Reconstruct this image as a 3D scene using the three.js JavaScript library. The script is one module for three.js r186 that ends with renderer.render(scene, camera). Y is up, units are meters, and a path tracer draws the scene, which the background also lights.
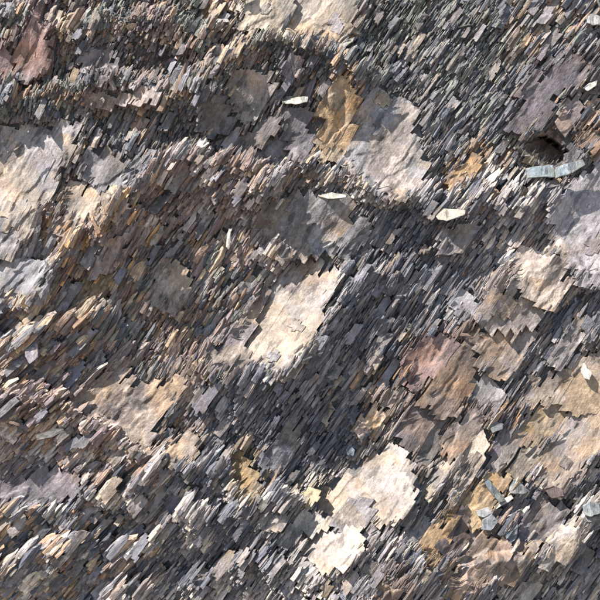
import * as THREE from 'three';

// ---------------------------------------------------------------- camera, sky, sun, exposure
const scene = new THREE.Scene();
const LEAN = THREE.MathUtils.degToRad(14);                 // the face leans back 14 degrees from vertical
const C = new THREE.Vector3(0, 1.9, 0);                    // middle of the visible face
const U = new THREE.Vector3(1, 0, 0);                      // along the face
const V = new THREE.Vector3(0, Math.cos(LEAN), -Math.sin(LEAN));   // up the face
const N = new THREE.Vector3(0, Math.sin(LEAN), Math.cos(LEAN));    // out of the face
const EYE = new THREE.Vector3(0, 2.75, 5.2);
const FOV = 32.2;
const camera = new THREE.PerspectiveCamera(FOV, 1, 0.05, 6000);
camera.position.copy(EYE);
camera.lookAt(C);
camera.updateMatrixWorld();

const SKY = 0.44;
const sunDir = new THREE.Vector3().addScaledVector(U, -0.55).addScaledVector(V, 0.74).addScaledVector(N, 0.36).normalize();
{
  // clear pale sky: deeper blue overhead, hazy towards the horizon, a little brighter round the sun
  const w = 256, h = 128, d = new Float32Array(w * h * 4), v = new THREE.Vector3();
  for (let j = 0; j < h; j++) for (let i = 0; i < w; i++) {
    const el = ((j + 0.5) / h - 0.5) * Math.PI, az = ((i + 0.5) / w - 0.5) * 2 * Math.PI;
    v.set(Math.cos(el) * Math.cos(az), Math.sin(el), Math.cos(el) * Math.sin(az));
    const t = Math.pow(Math.max(0, Math.sin(el)), 0.5), g = Math.pow(Math.max(0, v.dot(sunDir)), 8) * 0.35, k = (j * w + i) * 4;
    d[k] = SKY * (0.86 + (0.46 - 0.86) * t + g); d[k + 1] = SKY * (0.93 + (0.63 - 0.93) * t + g); d[k + 2] = SKY * (1.0 + (0.90 - 1.0) * t + g * 0.9); d[k + 3] = 1;
  }
  const t = new THREE.DataTexture(d, w, h, THREE.RGBAFormat, THREE.FloatType);
  t.mapping = THREE.EquirectangularReflectionMapping; t.magFilter = t.minFilter = THREE.LinearFilter; t.needsUpdate = true;
  scene.background = t; scene.environment = t;
}
const sun = new THREE.DirectionalLight(0xfff9f2, 5);
sun.position.copy(C).addScaledVector(sunDir, 30);
sun.target.position.copy(C);
sun.castShadow = true;
sun.shadow.mapSize.set(4096, 4096);
Object.assign(sun.shadow.camera, { left: -6, right: 6, top: 6, bottom: -6, near: 1, far: 60 });
scene.add(sun, sun.target);
const EXPOSURE = 2.85;

// ---------------------------------------------------------------- random numbers and noise
let seed = 12345;
const rnd = () => { seed |= 0; seed = (seed + 0x6D2B79F5) | 0; let t = Math.imul(seed ^ (seed >>> 15), 1 | seed); t = (t + Math.imul(t ^ (t >>> 7), 61 | t)) ^ t; return ((t ^ (t >>> 14)) >>> 0) / 4294967296; };
const rr = (a, b) => a + (b - a) * rnd();
const gauss = () => (rnd() + rnd() + rnd() + rnd() - 2) * 0.87;
const hash2 = (x, y) => { let h = Math.imul(x, 374761393) + Math.imul(y, 668265263); h = Math.imul(h ^ (h >>> 13), 1274126177); return ((h ^ (h >>> 16)) >>> 0) / 4294967296; };
const sm = (t) => t * t * (3 - 2 * t);
const clamp = (v, a = 0, b = 1) => Math.min(b, Math.max(a, v));
const step = (a, b, v) => sm(clamp((v - a) / (b - a)));
function noise(x, y) {
  const i = Math.floor(x), j = Math.floor(y), f = sm(x - i), g = sm(y - j);
  const a = hash2(i, j), b = hash2(i + 1, j), c = hash2(i, j + 1), d = hash2(i + 1, j + 1);
  return (a + (b - a) * f) * (1 - g) + (c + (d - c) * f) * g;
}
const fbm = (x, y, o = 4) => { let s = 0, a = 0.5, n = 0; for (let k = 0; k < o; k++) { s += a * noise(x, y); n += a; a *= 0.5; x = x * 2.03 + 17.1; y = y * 2.03 + 9.7; } return s / n; };

// ---------------------------------------------------------------- the shape of the face
// photo pixel -> direction; the distance is where that ray meets the face at relief h
const fwd = C.clone().sub(EYE).normalize();
const rgt = new THREE.Vector3().crossVectors(fwd, new THREE.Vector3(0, 1, 0)).normalize();
const upv = new THREE.Vector3().crossVectors(rgt, fwd);
const TN = Math.tan(THREE.MathUtils.degToRad(FOV / 2));
const nEye = N.dot(EYE.clone().sub(C));
function P(px, py, h, out = new THREE.Vector3()) {
  const a = (px - 300) / 300 * TN, b = (300 - py) / 300 * TN;
  out.copy(fwd).addScaledVector(rgt, a).addScaledVector(upv, b);
  const k = (h - nEye) / N.dot(out);
  return out.multiplyScalar(k).add(EYE);
}
const MPX = 0.0052;                                          // about this many metres to a photo pixel on the face
// ledge crests: [height, how far the ledge falls away below, ...points]
const CRESTS = [
  [0.060, 60, [-90, 578], [0, 570], [60, 560], [130, 545], [190, 522], [235, 514]],
  [0.045, 50, [90, 606], [180, 582], [250, 562], [300, 577]],
  [0.080, 70, [95, 240], [115, 207], [140, 182], [170, 166], [215, 163], [250, 172], [275, 198]],
  [0.080, 60, [25, 308], [45, 282], [60, 260], [90, 230], [122, 215]],
  [0.045, 55, [245, 195], [275, 174], [305, 163], [340, 170], [375, 197], [420, 204], [455, 200]],
  [0.050, 60, [-90, 345], [0, 345], [50, 335], [105, 322]],
  [0.100, 110, [-90, 395], [0, 400], [60, 414], [120, 440], [150, 466], [200, 470], [250, 502], [285, 500]],
  [0.055, 70, [-90, 525], [0, 517], [60, 506], [100, 492], [150, 482]],
  [0.050, 50, [455, 218], [490, 205], [530, 200], [565, 196]],
  [0.070, 70, [175, 78], [230, 56], [270, 42], [310, 48], [340, 62], [375, 72]],
  [0.014, 40, [235, 247], [290, 257], [345, 257]],
  [0.065, 90, [190, 378], [240, 386], [280, 380], [318, 352], [345, 302], [368, 268]],
  [0.070, 80, [470, 575], [520, 560], [560, 532], [600, 507], [690, 480]],
  [0.045, 40, [-90, 118], [0, 104], [40, 97], [80, 86], [160, 86], [225, 97]],
  [0.060, 60, [365, 598], [420, 572], [480, 592]],
  [0.045, 60, [-90, 5], [0, 15], [60, 30], [100, 24], [160, 18], [220, 28]],
  [0.040, 60, [480, 300], [520, 282], [560, 258], [590, 280], [680, 285]],
];
const BUMPS = [[392, 596, 96, 0.28], [300, 618, 85, 0.14], [440, 500, 30, 0.02], [545, 186, 15, -0.11], [430, 352, 22, -0.03], [300, 235, 34, -0.02], [75, 185, 60, -0.03], [385, 150, 45, -0.035], [120, 420, 45, -0.035], [300, 20, 40, -0.03], [270, 320, 40, -0.02], [35, 490, 40, -0.03], [20, 60, 30, -0.02], [560, 60, 50, -0.01]];
function H(px, py) {
  let h = 0.05 * (fbm(px / 170 + 3, py / 170 + 8, 3) - 0.5);
  for (const c of CRESTS) {
    const n = c.length, x0 = c[2][0], x1 = c[n - 1][0];
    if (px < x0 - 20 || px > x1 + 20) continue;
    let y = px <= x0 ? c[2][1] : c[n - 1][1];
    for (let k = 2; k < n - 1; k++) if (px >= c[k][0] && px <= c[k + 1][0]) { y = c[k][1] + (c[k + 1][1] - c[k][1]) * (px - c[k][0]) / (c[k + 1][0] - c[k][0]); break; }
    y += (noise(px / 9, c[2][1]) - 0.5) * 12 + (noise(px / 27, c[2][1] + 5) - 0.5) * 18;
    const t = py - y;
    if (t < -12 || t > c[1]) continue;
    const e = step(x0 - 20, x0 + 20, px) * (1 - step(x1 - 20, x1 + 20, px));
    h += 2.2 * c[0] * e * (t < 0 ? sm((t + 12) / 12) : Math.pow(1 - t / c[1], 1.3));
  }
  for (const [x, y, r, a] of BUMPS) { const d = ((px - x) ** 2 + (py - y) ** 2) / (r * r); if (d < 4) h += a * Math.exp(-d * 1.6); }
  // the hollow: an angular pocket where blocks have fallen out
  const u = (px - 546) * 0.8 + (py - 150) * 0.6, v = (py - 150) * 0.8 - (px - 546) * 0.6, m = Math.max(Math.abs(u) / 18, Math.abs(v) / 10.5, Math.abs(u + v * 0.8) / 17) + 0.25 * (noise(px / 8, py / 8) - 0.5) + 0.1 * (noise(px / 3, py / 3) - 0.5);
  if (m < 1.3) h -= 0.19 * (1 - step(0.75, 1.3, m));
  return h;
}

// ---------------------------------------------------------------- scene helpers
const used = {};
const numbered = (n) => { const k = used[n] = (used[n] ?? -1) + 1; return k ? `${n}_${String(k).padStart(3, '0')}` : n; };
function mesh(name, g, m, parent) { const o = new THREE.Mesh(g, m); o.name = name; o.castShadow = o.receiveShadow = true; if (parent) parent.add(o); return o; }
function tag(o, label, category, group) { o.userData = { label, category }; if (group) o.userData.group = group; return o; }
const lin = (c) => c / 255 <= 0.04045 ? c / 255 / 12.92 : Math.pow((c / 255 + 0.055) / 1.055, 2.4);
const dull = (c) => { const q = rgbLin(c), m = (q[0] + q[1] + q[2]) / 3; return q.map((v) => m + (v - m) * 0.85); };   // weathered, greyer
const rgbLin = (c) => [lin(c[0]), lin(c[1]), lin(c[2])];

// ---------------------------------------------------------------- materials
function dataTex(n, fn, srgb) {
  const d = new Uint8Array(n * n * 4);
  for (let j = 0; j < n; j++) for (let i = 0; i < n; i++) { const v = fn(i / n, j / n); const k = (j * n + i) * 4; for (let c = 0; c < 3; c++) d[k + c] = clamp(typeof v === 'number' ? v : v[c], 0, 1) * 255; d[k + 3] = 255; }
  const t = new THREE.DataTexture(d, n, n); t.wrapS = t.wrapT = THREE.MirroredRepeatWrapping; t.magFilter = THREE.LinearFilter; t.minFilter = THREE.LinearMipmapLinearFilter; t.generateMipmaps = true;
  if (srgb) t.colorSpace = THREE.SRGBColorSpace; t.needsUpdate = true; return t;
}
// slab: mottled weathering with iron stains, lichen-pale flecks and dark hair cracks
const slabMap = dataTex(1024, (x, y) => {
  const a = fbm(x * 7, y * 7, 5), b = fbm(x * 18 + 40, y * 14 + 3, 4), f = noise(x * 500, y * 420), f2 = noise(x * 210 + 5, y * 120), f3 = noise(x * 95 + 50, y * 60 + 8), line = fbm(x * 90 + 9, y * 7 + 30, 3);
  let v = 0.80 + (a - 0.5) * 0.34 + (b - 0.5) * 0.30 + (f - 0.5) * 0.16 + (f2 - 0.5) * 0.16 + (f3 - 0.5) * 0.12 + (line - 0.5) * 0.12;
  const iron = step(0.50, 0.64, fbm(x * 5 + 70, y * 8 + 11, 5)) * 0.8, dark = step(0.62, 0.70, fbm(x * 40 + 9, y * 14 + 30, 4)) * 0.22, pale = step(0.64, 0.72, fbm(x * 34, y * 26 + 8, 3)) * 0.14;
  v += pale - dark;
  return [v * (1 + iron * 0.03), v * (1 - iron * 0.03), v * (1 - iron * 0.13)];
}, true);
const slabBump = dataTex(1024, (x, y) => {
  const q = fbm(x * 9, y * 5, 5) * 8, t = Math.floor(q) + step(0.0, 0.10, q - Math.floor(q));
  return t / 8 * 0.55 + fbm(x * 150, y * 14, 3) * 0.18 + fbm(x * 120 + 7, y * 110, 2) * 0.12 + noise(x * 380, y * 300) * 0.08;
});
const grainMap = dataTex(256, (x, y) => {
  const v = 0.80 + (fbm(x * 20, y * 4, 4) - 0.5) * 0.55 + (noise(x * 90, y * 60) - 0.5) * 0.16, w = fbm(x * 5 + 9, y * 5, 3);
  return [v * (0.96 + w * 0.1), v, v * (1.05 - w * 0.1)];
}, true);
const grainBump = dataTex(256, (x, y) => fbm(x * 30, y * 5, 4) * 0.8 + noise(x * 80, y * 60) * 0.2);
const slabMat = new THREE.MeshStandardMaterial({ vertexColors: true, map: slabMap, bumpMap: slabBump, bumpScale: 0.008, roughness: 0.7 });
const splinterMat = new THREE.MeshStandardMaterial({ vertexColors: true, map: grainMap, bumpMap: grainBump, bumpScale: 0.004, roughness: 0.5 });
const tintMats = new Map();
function tintMat(c) {                                        // the same slate in a few tints for the single pieces
  const k = c.join();
  if (!tintMats.has(k)) { const m = splinterMat.clone(); m.color.setRGB(...c); tintMats.set(k, m); }
  return tintMats.get(k);
}
const groundMat = new THREE.MeshStandardMaterial({ color: new THREE.Color().setRGB(0.17, 0.15, 0.13), roughness: 0.9 });

// ---------------------------------------------------------------- the slabs, outlined in photo pixels
// [stone colour, second stone colour, metres proud of the bed, then the slope of the slab's own plane in metres per metre:
//  tilt about the up axis, tilt about the level axis (geometry only, it turns the face; colours are never scaled by it), label, points]
const SLABS = [
  [[158, 122, 112], [140, 118, 112], 0.01, 0.0, 0.05, 'pinkish red slab running up beside the rubble, narrow at its top end', [38, 0, 52, 0, 41, 30, 49, 48, 47, 66, 30, 80, 17, 84, 13, 53, 23, 30, 32, 13]],
  [[150, 112, 104], [132, 108, 104], 0.0, 0.0, 0.0, 'dusky red slab piece beside the tall pinkish slab', [0, 52, 12, 50, 14, 80, 3, 82, 0, 78]],
  [[172, 150, 138], [160, 145, 140], 0.012, 0.25, 0.25, 'pale pinkish strip with a ragged saw edge amid grey rubble', [84, 96, 100, 90, 112, 97, 130, 92, 143, 86, 161, 86, 157, 101, 140, 105, 125, 101, 110, 108, 95, 104, 83, 105]],
  [[146, 132, 130], [128, 120, 120], 0.012, 0.1, 0.1, 'small grey pink slab standing above the pale ragged strip', [80, 58, 95, 48, 116, 52, 113, 70, 105, 86, 97, 82, 99, 62, 82, 76]],
  [[172, 154, 142], [154, 146, 144], 0.0, 0.06, 0.06, 'broad pale slab, tan above and bluish below, with a toothed top edge', [0, 131, 28, 126, 45, 130, 68, 120, 81, 124, 76, 143, 68, 160, 60, 172, 48, 198, 36, 214, 32, 232, 22, 242, 14, 256, 0, 268]],
  [[168, 146, 124], [150, 136, 124], 0.0, 0.05, 0.12, 'rounded tan slab under the grey purple slab', [63, 186, 80, 181, 100, 186, 111, 196, 106, 210, 92, 224, 72, 236, 58, 232, 59, 206]],
  [[130, 122, 124], [142, 130, 126], 0.004, 0.0, 0.05, 'grey purple slab with a pocked face above the rounded tan slab', [80, 166, 100, 146, 118, 152, 123, 166, 116, 186, 108, 191, 98, 183, 84, 180]],
  [[140, 136, 138], [128, 122, 126], 0.01, 0.05, 0.2, 'slim pale grey slab beside the grey purple slab', [118, 188, 130, 160, 150, 148, 160, 156, 145, 172, 126, 194]],
  [[178, 160, 136], [164, 152, 136], 0.0, 0.02, 0.12, 'straw yellow slab with a dark gap along its side', [252, 0, 290, 0, 294, 8, 278, 35, 260, 34, 242, 26]],
  [[178, 156, 132], [162, 148, 134], 0.0, 0.0, 0.10, 'straw brown slab with a purple scar, above the curved plate', [299, 0, 357, 0, 355, 13, 347, 33, 331, 46, 317, 43, 300, 39, 283, 38, 288, 23]],
  [[168, 150, 138], [150, 138, 132], 0.02, 0.1, 0.06, 'blunt tan grey slab jutting out of the dark splinters', [223, 83, 235, 72, 250, 70, 272, 77, 272, 91, 263, 108, 250, 122, 240, 120, 233, 98]],
  [[132, 120, 126], [120, 112, 118], 0.01, 0.0, 0.06, 'rounded purple grey slab patch under the straw brown slab', [280, 63, 293, 55, 303, 60, 300, 73, 287, 80]],
  [[186, 150, 106], [168, 146, 118], 0.008, -0.02, 0.05, 'narrow ochre slab standing upright beside the big grey brown slab', [343, 72, 351, 73, 348, 85, 357, 93, 361, 104, 344, 150, 335, 158, 312, 158, 315, 133, 323, 110, 333, 83]],
  [[168, 152, 142], [152, 146, 146], 0.004, 0.06, 0.12, 'big grey brown slab with a pale top, wider than the ochre slab beside it', [364, 102, 375, 92, 380, 88, 393, 97, 407, 100, 418, 110, 415, 125, 420, 140, 425, 160, 420, 185, 413, 196, 395, 198, 375, 193, 355, 181, 343, 162, 350, 137, 358, 116]],
  [[142, 132, 132], [132, 124, 126], 0.0, -0.1, 0.0, 'dark purple grey slab in the hollow behind the brown crest', [253, 160, 267, 143, 280, 137, 290, 150, 293, 163, 283, 171, 267, 173]],
  [[124, 114, 116], [112, 106, 112], 0.012, -0.05, 0.0, 'upright dull grey slab under the small white plate', [281, 112, 295, 107, 311, 112, 308, 140, 310, 158, 297, 160, 286, 140]],
  [[134, 116, 104], [118, 106, 104], 0.02, 0.05, 0.0, 'brown ribbed slab leaning over the dark hollow', [235, 144, 267, 118, 280, 117, 278, 131, 250, 157, 240, 155]],
  [[116, 112, 118], [104, 102, 110], 0.015, 0.0, 0.0, 'dull bluish slab beside the blunt tan grey slab', [200, 104, 225, 96, 232, 115, 230, 130, 210, 136, 200, 128]],
  [[186, 144, 96], [160, 132, 104], 0.01, 0.0, 0.1, 'small bright ochre slab wedged among dark needles', [448, 183, 453, 173, 472, 153, 480, 157, 478, 168, 463, 190, 450, 187]],
  [[118, 104, 106], [106, 96, 102], 0.02, -0.05, 0.0, 'long dusky purple slab above the dark hollow', [520, 100, 537, 67, 546, 76, 573, 53, 593, 67, 587, 80, 568, 90, 557, 97, 541, 126, 522, 132, 506, 130]],
  [[148, 130, 126], [128, 116, 118], 0.02, 0.05, 0.1, 'pinkish grey slab block beside the white disc shaped chip', [562, 102, 582, 94, 580, 117, 567, 134, 559, 126]],
  [[150, 130, 124], [138, 122, 118], -0.02, -0.2, -0.1, 'dark maroon slab at the back of the hollow', [528, 150, 543, 133, 557, 130, 564, 143, 564, 164, 547, 167]],
  [[136, 122, 102], [120, 106, 94], 0.05, 0.1, -0.2, 'brown curved lip of rock along the hollow', [521, 146, 528, 142, 536, 156, 549, 165, 540, 168, 526, 160]],
  [[164, 128, 100], [142, 116, 100], 0.02, 0.1, 0.1, 'brown slab with a rusty tint at the edge of the face, over a grey block', [580, 131, 600, 113, 600, 140, 582, 145]],
  [[132, 124, 126], [120, 112, 116], 0.025, 0.0, 0.0, 'grey block wedged beneath the rusty brown slab', [565, 150, 579, 143, 584, 148, 580, 160, 570, 164]],
  [[166, 156, 156], [156, 148, 150], 0.012, 0.12, 0.08, 'large lilac grey slab below the pale blue shard', [551, 214, 560, 192, 587, 168, 600, 153, 600, 290, 582, 284, 573, 270, 560, 260, 553, 240]],
  [[148, 144, 146], [138, 134, 138], 0.004, 0.05, 0.14, 'rounded bluish grey slab at the foot of the broad pale slab', [0, 274, 20, 258, 43, 261, 47, 273, 37, 297, 17, 304, 0, 300]],
  [[166, 148, 140], [150, 136, 132], 0.012, 0.1, 0.1, 'light pinkish slab behind the golden brown teeth', [90, 262, 110, 241, 128, 233, 129, 247, 110, 267, 90, 281]],
  [[176, 146, 102], [150, 130, 104], 0.012, 0.05, 0.05, 'slim ochre sliver of slab below the golden brown teeth', [83, 301, 103, 275, 103, 288, 93, 301]],
  [[162, 146, 134], [146, 134, 128], 0.006, 0.08, 0.12, 'pinkish tan slab in the midst of dark splinters, notched on top', [147, 301, 157, 268, 167, 253, 187, 270, 190, 290, 173, 311, 160, 306]],
  [[138, 122, 110], [144, 138, 138], -0.01, -0.02, 0.06, 'hollowed slab, grey on top and brown at its foot, under the crest', [257, 216, 270, 205, 282, 196, 300, 192, 330, 195, 356, 200, 351, 220, 343, 234, 337, 250, 317, 254, 287, 253, 267, 241, 255, 233]],
  [[168, 152, 142], [156, 146, 140], 0.006, 0.34, 0.32, 'bright cream slab with a crease, sunlit, at the centre of the dark beds', [277, 278, 297, 262, 317, 258, 333, 267, 343, 273, 327, 297, 323, 313, 313, 333, 313, 343, 300, 357, 283, 373, 267, 381, 252, 361, 246, 350, 258, 318]],
  [[150, 136, 136], [166, 148, 132], 0.006, -0.02, 0.10, 'lilac brown slab sloping beside the bright cream slab', [200, 367, 204, 353, 232, 340, 250, 312, 272, 284, 258, 320, 247, 350, 250, 362, 236, 374, 223, 376]],
  [[150, 144, 144], [138, 132, 136], 0.02, 0.05, 0.12, 'grey slab rising above the top of the cream slab', [337, 257, 347, 231, 360, 217, 371, 220, 367, 240, 351, 254]],
  [[188, 168, 152], [172, 154, 142], 0.016, 0.14, 0.16, 'pale pinkish slab topped with white broken edges, over two brown slabs', [505, 280, 510, 262, 510, 255, 527, 248, 547, 253, 560, 257, 571, 264, 567, 290, 553, 308, 540, 305, 523, 290]],
  [[162, 146, 136], [148, 136, 130], 0.02, 0.05, 0.08, 'wide grey tan slab under the pale pinkish slab', [481, 310, 507, 284, 527, 298, 541, 311, 538, 320, 527, 325, 513, 329, 482, 328]],
  [[154, 134, 120], [142, 128, 122], 0.012, 0.05, 0.06, 'brown grey slab split off below the wide grey tan slab', [484, 334, 513, 331, 538, 322, 530, 341, 517, 364, 503, 378, 493, 374, 478, 361]],
  [[146, 140, 142], [134, 126, 130], 0.015, 0.0, 0.1, 'little grey slab beside the wide grey tan slab', [453, 304, 467, 290, 480, 310, 467, 322]],
  [[138, 108, 102], [128, 106, 102], 0.004, 0.0, 0.06, 'dull red slab beside the brown slab', [407, 357, 423, 344, 437, 335, 456, 343, 444, 364, 417, 391, 407, 381]],
  [[138, 112, 90], [124, 104, 92], 0.01, -0.05, 0.0, 'brown slab sloping down beside the dull red slab', [454, 351, 480, 324, 483, 335, 477, 361, 470, 388, 457, 412, 440, 416, 420, 402, 434, 380]],
  [[154, 146, 144], [140, 132, 132], 0.02, 0.08, 0.08, 'pale grey slab below the brown grey slab', [466, 392, 487, 374, 504, 394, 496, 414, 478, 408]],
  [[164, 146, 128], [150, 140, 134], 0.012, 0.08, 0.08, 'long tan grey slab rising to the edge of the face', [548, 400, 580, 358, 600, 334, 600, 392, 573, 414, 566, 402]],
  [[140, 138, 144], [128, 126, 134], 0.02, 0.0, 0.05, 'grey slab piece at the edge above the long tan grey slab', [586, 322, 600, 303, 600, 328, 590, 334]],
  [[168, 146, 128], [150, 134, 126], -0.004, 0.04, 0.08, 'wide pinkish brown slab with saw teeth along its top, above the pale ledge', [65, 406, 75, 396, 90, 381, 108, 378, 125, 364, 132, 380, 150, 386, 165, 380, 192, 374, 178, 400, 158, 422, 148, 458, 135, 455, 120, 441, 110, 431, 98, 424, 75, 419]],
  [[172, 150, 130], [158, 140, 126], 0.01, 0.05, 0.08, 'small tan slab next to the wide pinkish brown slab', [157, 458, 177, 440, 197, 433, 195, 450, 187, 464, 160, 463]],
  [[138, 126, 130], [126, 118, 122], 0.02, 0.15, 0.22, 'mauve slab beneath the pale ledge', [0, 487, 17, 478, 47, 467, 78, 477, 80, 490, 67, 498, 40, 508, 20, 504, 0, 512]],
  [[176, 148, 108], [152, 136, 116], 0.006, 0.05, 0.05, 'tan ochre slab with a pointed foot beneath dark blades', [227, 460, 243, 450, 254, 473, 261, 488, 250, 499, 237, 494, 230, 477]],
  [[178, 150, 124], [160, 140, 128], 0.016, 0.1, 0.12, 'little peach slab above the blown white patch', [355, 428, 367, 407, 381, 410, 386, 417, 363, 439]],
  [[168, 152, 142], [158, 146, 138], 0.02, 0.33, 0.30, 'brilliant white sunlit slab, the largest of the white ones, below the peach slab', [310, 498, 333, 483, 367, 460, 387, 443, 400, 448, 408, 455, 412, 472, 415, 488, 413, 503, 400, 518, 387, 526, 377, 524, 368, 510, 343, 513, 327, 518, 316, 511]],
  [[168, 152, 142], [156, 146, 140], 0.03, 0.34, 0.34, 'blazing white slab above the lower dark needles', [298, 534, 333, 527, 363, 528, 364, 550, 343, 568, 327, 573, 306, 560]],
  [[146, 138, 138], [136, 128, 130], 0.034, 0.0, 0.05, 'grey slab patch between the two white slabs', [333, 523, 347, 504, 363, 497, 374, 510, 364, 528, 340, 531]],
  [[152, 142, 140], [140, 132, 132], 0.03, 0.0, 0.05, 'small grey slab next to the blazing white slab', [363, 538, 373, 524, 383, 527, 377, 544]],
  [[168, 152, 142], [156, 146, 140], 0.02, 0.4, 0.45, 'small white sunlit slab at the tip of the bridging pale slab', [256, 528, 267, 515, 289, 516, 281, 529]],
  [[176, 162, 136], [166, 154, 134], 0.02, 0.4, 0.45, 'small yellowish white slab above the white patch', [287, 498, 300, 493, 318, 489, 317, 498, 303, 504]],
  [[172, 158, 146], [162, 150, 140], 0.022, 0.5, 0.5, 'narrow white sunlit sliver beside the brown slab', [417, 494, 440, 457, 453, 462, 440, 481, 423, 502]],
  [[152, 128, 112], [138, 122, 114], 0.018, 0.05, 0.06, 'dull brown slab with a notched top above the white sliver', [442, 450, 458, 420, 480, 408, 484, 420, 470, 437, 460, 455, 450, 460]],
  [[176, 158, 138], [158, 144, 132], 0.028, 0.12, 0.10, 'pale tan slab with split fingers at its top', [452, 498, 463, 457, 480, 432, 488, 436, 481, 463, 467, 481, 454, 504]],
  [[152, 140, 132], [140, 132, 130], 0.015, 0.05, 0.08, 'narrow grey tan slab running up between dark gaps', [496, 464, 510, 437, 528, 412, 532, 424, 520, 441, 504, 464]],
  [[176, 150, 116], [158, 142, 124], 0.01, 0.04, 0.08, 'mottled ochre slab beside the narrow grey tan slab', [530, 423, 543, 406, 552, 398, 570, 408, 567, 417, 550, 437, 537, 444, 528, 440]],
  [[164, 144, 128], [148, 136, 130], 0.014, 0.06, 0.1, 'large tan slab with a grey scar and a brown underside', [537, 464, 573, 418, 600, 396, 600, 453, 587, 458, 580, 478, 567, 490, 547, 489, 540, 480]],
  [[172, 144, 104], [150, 130, 108], 0.012, 0.05, 0.1, 'ochre slab beneath the slate chips', [446, 514, 483, 481, 503, 467, 511, 480, 488, 510, 480, 524, 467, 527, 452, 518]],
  [[146, 136, 128], [132, 126, 124], 0.018, 0.05, 0.1, 'grey slab sliver beyond the golden brown slab', [400, 541, 420, 514, 434, 517, 421, 541, 403, 551]],
  [[170, 138, 96], [146, 122, 98], 0.016, 0.05, 0.06, 'golden brown slab carrying the dark red flake', [420, 544, 443, 521, 460, 516, 440, 558, 433, 568, 423, 561]],
  [[158, 132, 112], [146, 128, 116], 0.014, 0.04, 0.06, 'warm brown slab below the ochre slab, with torn dark patches', [432, 588, 467, 554, 483, 524, 491, 540, 511, 543, 501, 578, 477, 590, 453, 597]],
  [[124, 114, 120], [112, 106, 114], 0.02, 0.0, 0.04, 'purple grey slab between the warm brown slab and the large tan slab', [513, 541, 530, 510, 543, 494, 549, 500, 534, 528, 518, 548]],
  [[140, 118, 104], [124, 108, 100], 0.02, 0.1, 0.0, 'rust brown slab by the pale broken tips at the foot', [382, 582, 397, 573, 402, 590, 392, 600, 384, 600]],
  [[150, 138, 128], [136, 126, 120], 0.012, 0.0, 0.06, 'grey brown slab with a ragged rim under the dull brown slab', [418, 448, 436, 420, 446, 420, 438, 448, 424, 470, 414, 462]],
  [[146, 136, 132], [126, 120, 122], 0.02, 0.02, 0.05, 'grey slab among needles between the lilac slab and the long tan slab', [552, 360, 575, 322, 585, 316, 580, 340, 562, 368]],
  [[138, 128, 128], [124, 118, 122], 0.02, 0.0, 0.06, 'slim grey slab down the slope from the white plate', [440, 232, 458, 224, 480, 226, 466, 246, 446, 258]],
  [[128, 122, 128], [116, 110, 118], 0.02, 0.0, 0.05, 'lavender grey slab set in the middle of the dark blue blades', [372, 292, 386, 276, 398, 272, 392, 284, 380, 296]],
  [[132, 126, 128], [118, 112, 118], 0.02, 0.05, 0.1, 'slender grey slab leaning in the dark blades above the peach slab', [370, 345, 384, 320, 394, 318, 388, 336, 374, 362, 362, 372]],
  [[126, 122, 128], [112, 110, 118], 0.018, 0.0, 0.05, 'broad slate grey slab amid the dark blue blades', [262, 462, 282, 430, 298, 418, 312, 420, 300, 442, 280, 470, 268, 476]],
  [[112, 92, 86], [100, 86, 84], 0.03, -0.05, 0.0, 'dark red flake standing on the golden brown slab', [440, 551, 452, 524, 462, 508, 464, 523, 469, 529, 463, 544, 450, 556, 443, 558]],
  [[122, 112, 116], [112, 104, 110], 0.008, 0.0, 0.02, 'dark lavender slab squeezed between the pale tan slab and the narrow grey tan slab', [480, 470, 500, 432, 512, 430, 500, 462, 488, 478]],
  [[164, 142, 116], [146, 132, 118], 0.012, 0.04, 0.06, 'tan slab tongue above the flat grey diamond shaped chip', [505, 478, 520, 455, 528, 446, 538, 447, 533, 463, 515, 483]],
  [[128, 116, 108], [112, 104, 104], 0.012, 0.02, 0.04, 'grey brown slab running down from the brown chip', [527, 545, 543, 510, 560, 503, 567, 512, 543, 548, 530, 560]],
  [[156, 138, 120], [140, 126, 116], 0.014, 0.05, 0.06, 'fawn slab sliver along the flank of the warm brown slab', [500, 582, 515, 554, 538, 537, 533, 557, 515, 581]],
  [[138, 130, 126], [124, 118, 118], 0.014, 0.0, 0.06, 'grey slab at the edge of the face above the grey lump', [577, 495, 600, 462, 600, 488, 588, 501]],
  [[170, 158, 148], [160, 150, 142], 0.02, 0.25, 0.3, 'pale chalky slab leaning over the black and white needle bed', [545, 560, 560, 530, 585, 517, 592, 525, 572, 550, 550, 572]],
  [[170, 158, 148], [160, 150, 142], 0.02, 0.25, 0.3, 'low chalky slab at the foot of the fawn sliver', [512, 598, 517, 587, 543, 575, 540, 592, 530, 600]],
  [[166, 144, 126], [148, 134, 126], 0.012, 0.05, 0.06, 'tan slab touching the lower corner of the dull red slab', [384, 403, 398, 389, 407, 386, 409, 400, 392, 413]],
  [[118, 102, 100], [106, 96, 98], 0.008, 0.0, 0.02, 'dusky maroon slab between the tan corner slab and the dull brown slab', [398, 432, 412, 405, 432, 404, 440, 411, 425, 438, 410, 452]],
  [[150, 134, 122], [136, 126, 122], 0.012, 0.04, 0.05, 'tan grey slab filling the gap beside the long tan grey slab', [520, 402, 540, 376, 556, 366, 566, 372, 546, 396, 528, 410]],
  [[140, 128, 122], [128, 118, 118], 0.012, 0.0, 0.05, 'grey brown slab under the dark red flake', [462, 560, 470, 534, 480, 526, 480, 546, 466, 566]],
  [[166, 156, 146], [158, 148, 140], 0.012, 0.1, 0.1, 'pale slab bridging the small white sunlit slab and the blazing white slab', [272, 536, 286, 528, 300, 512, 318, 516, 334, 520, 330, 527, 300, 534, 288, 548]],
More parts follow.
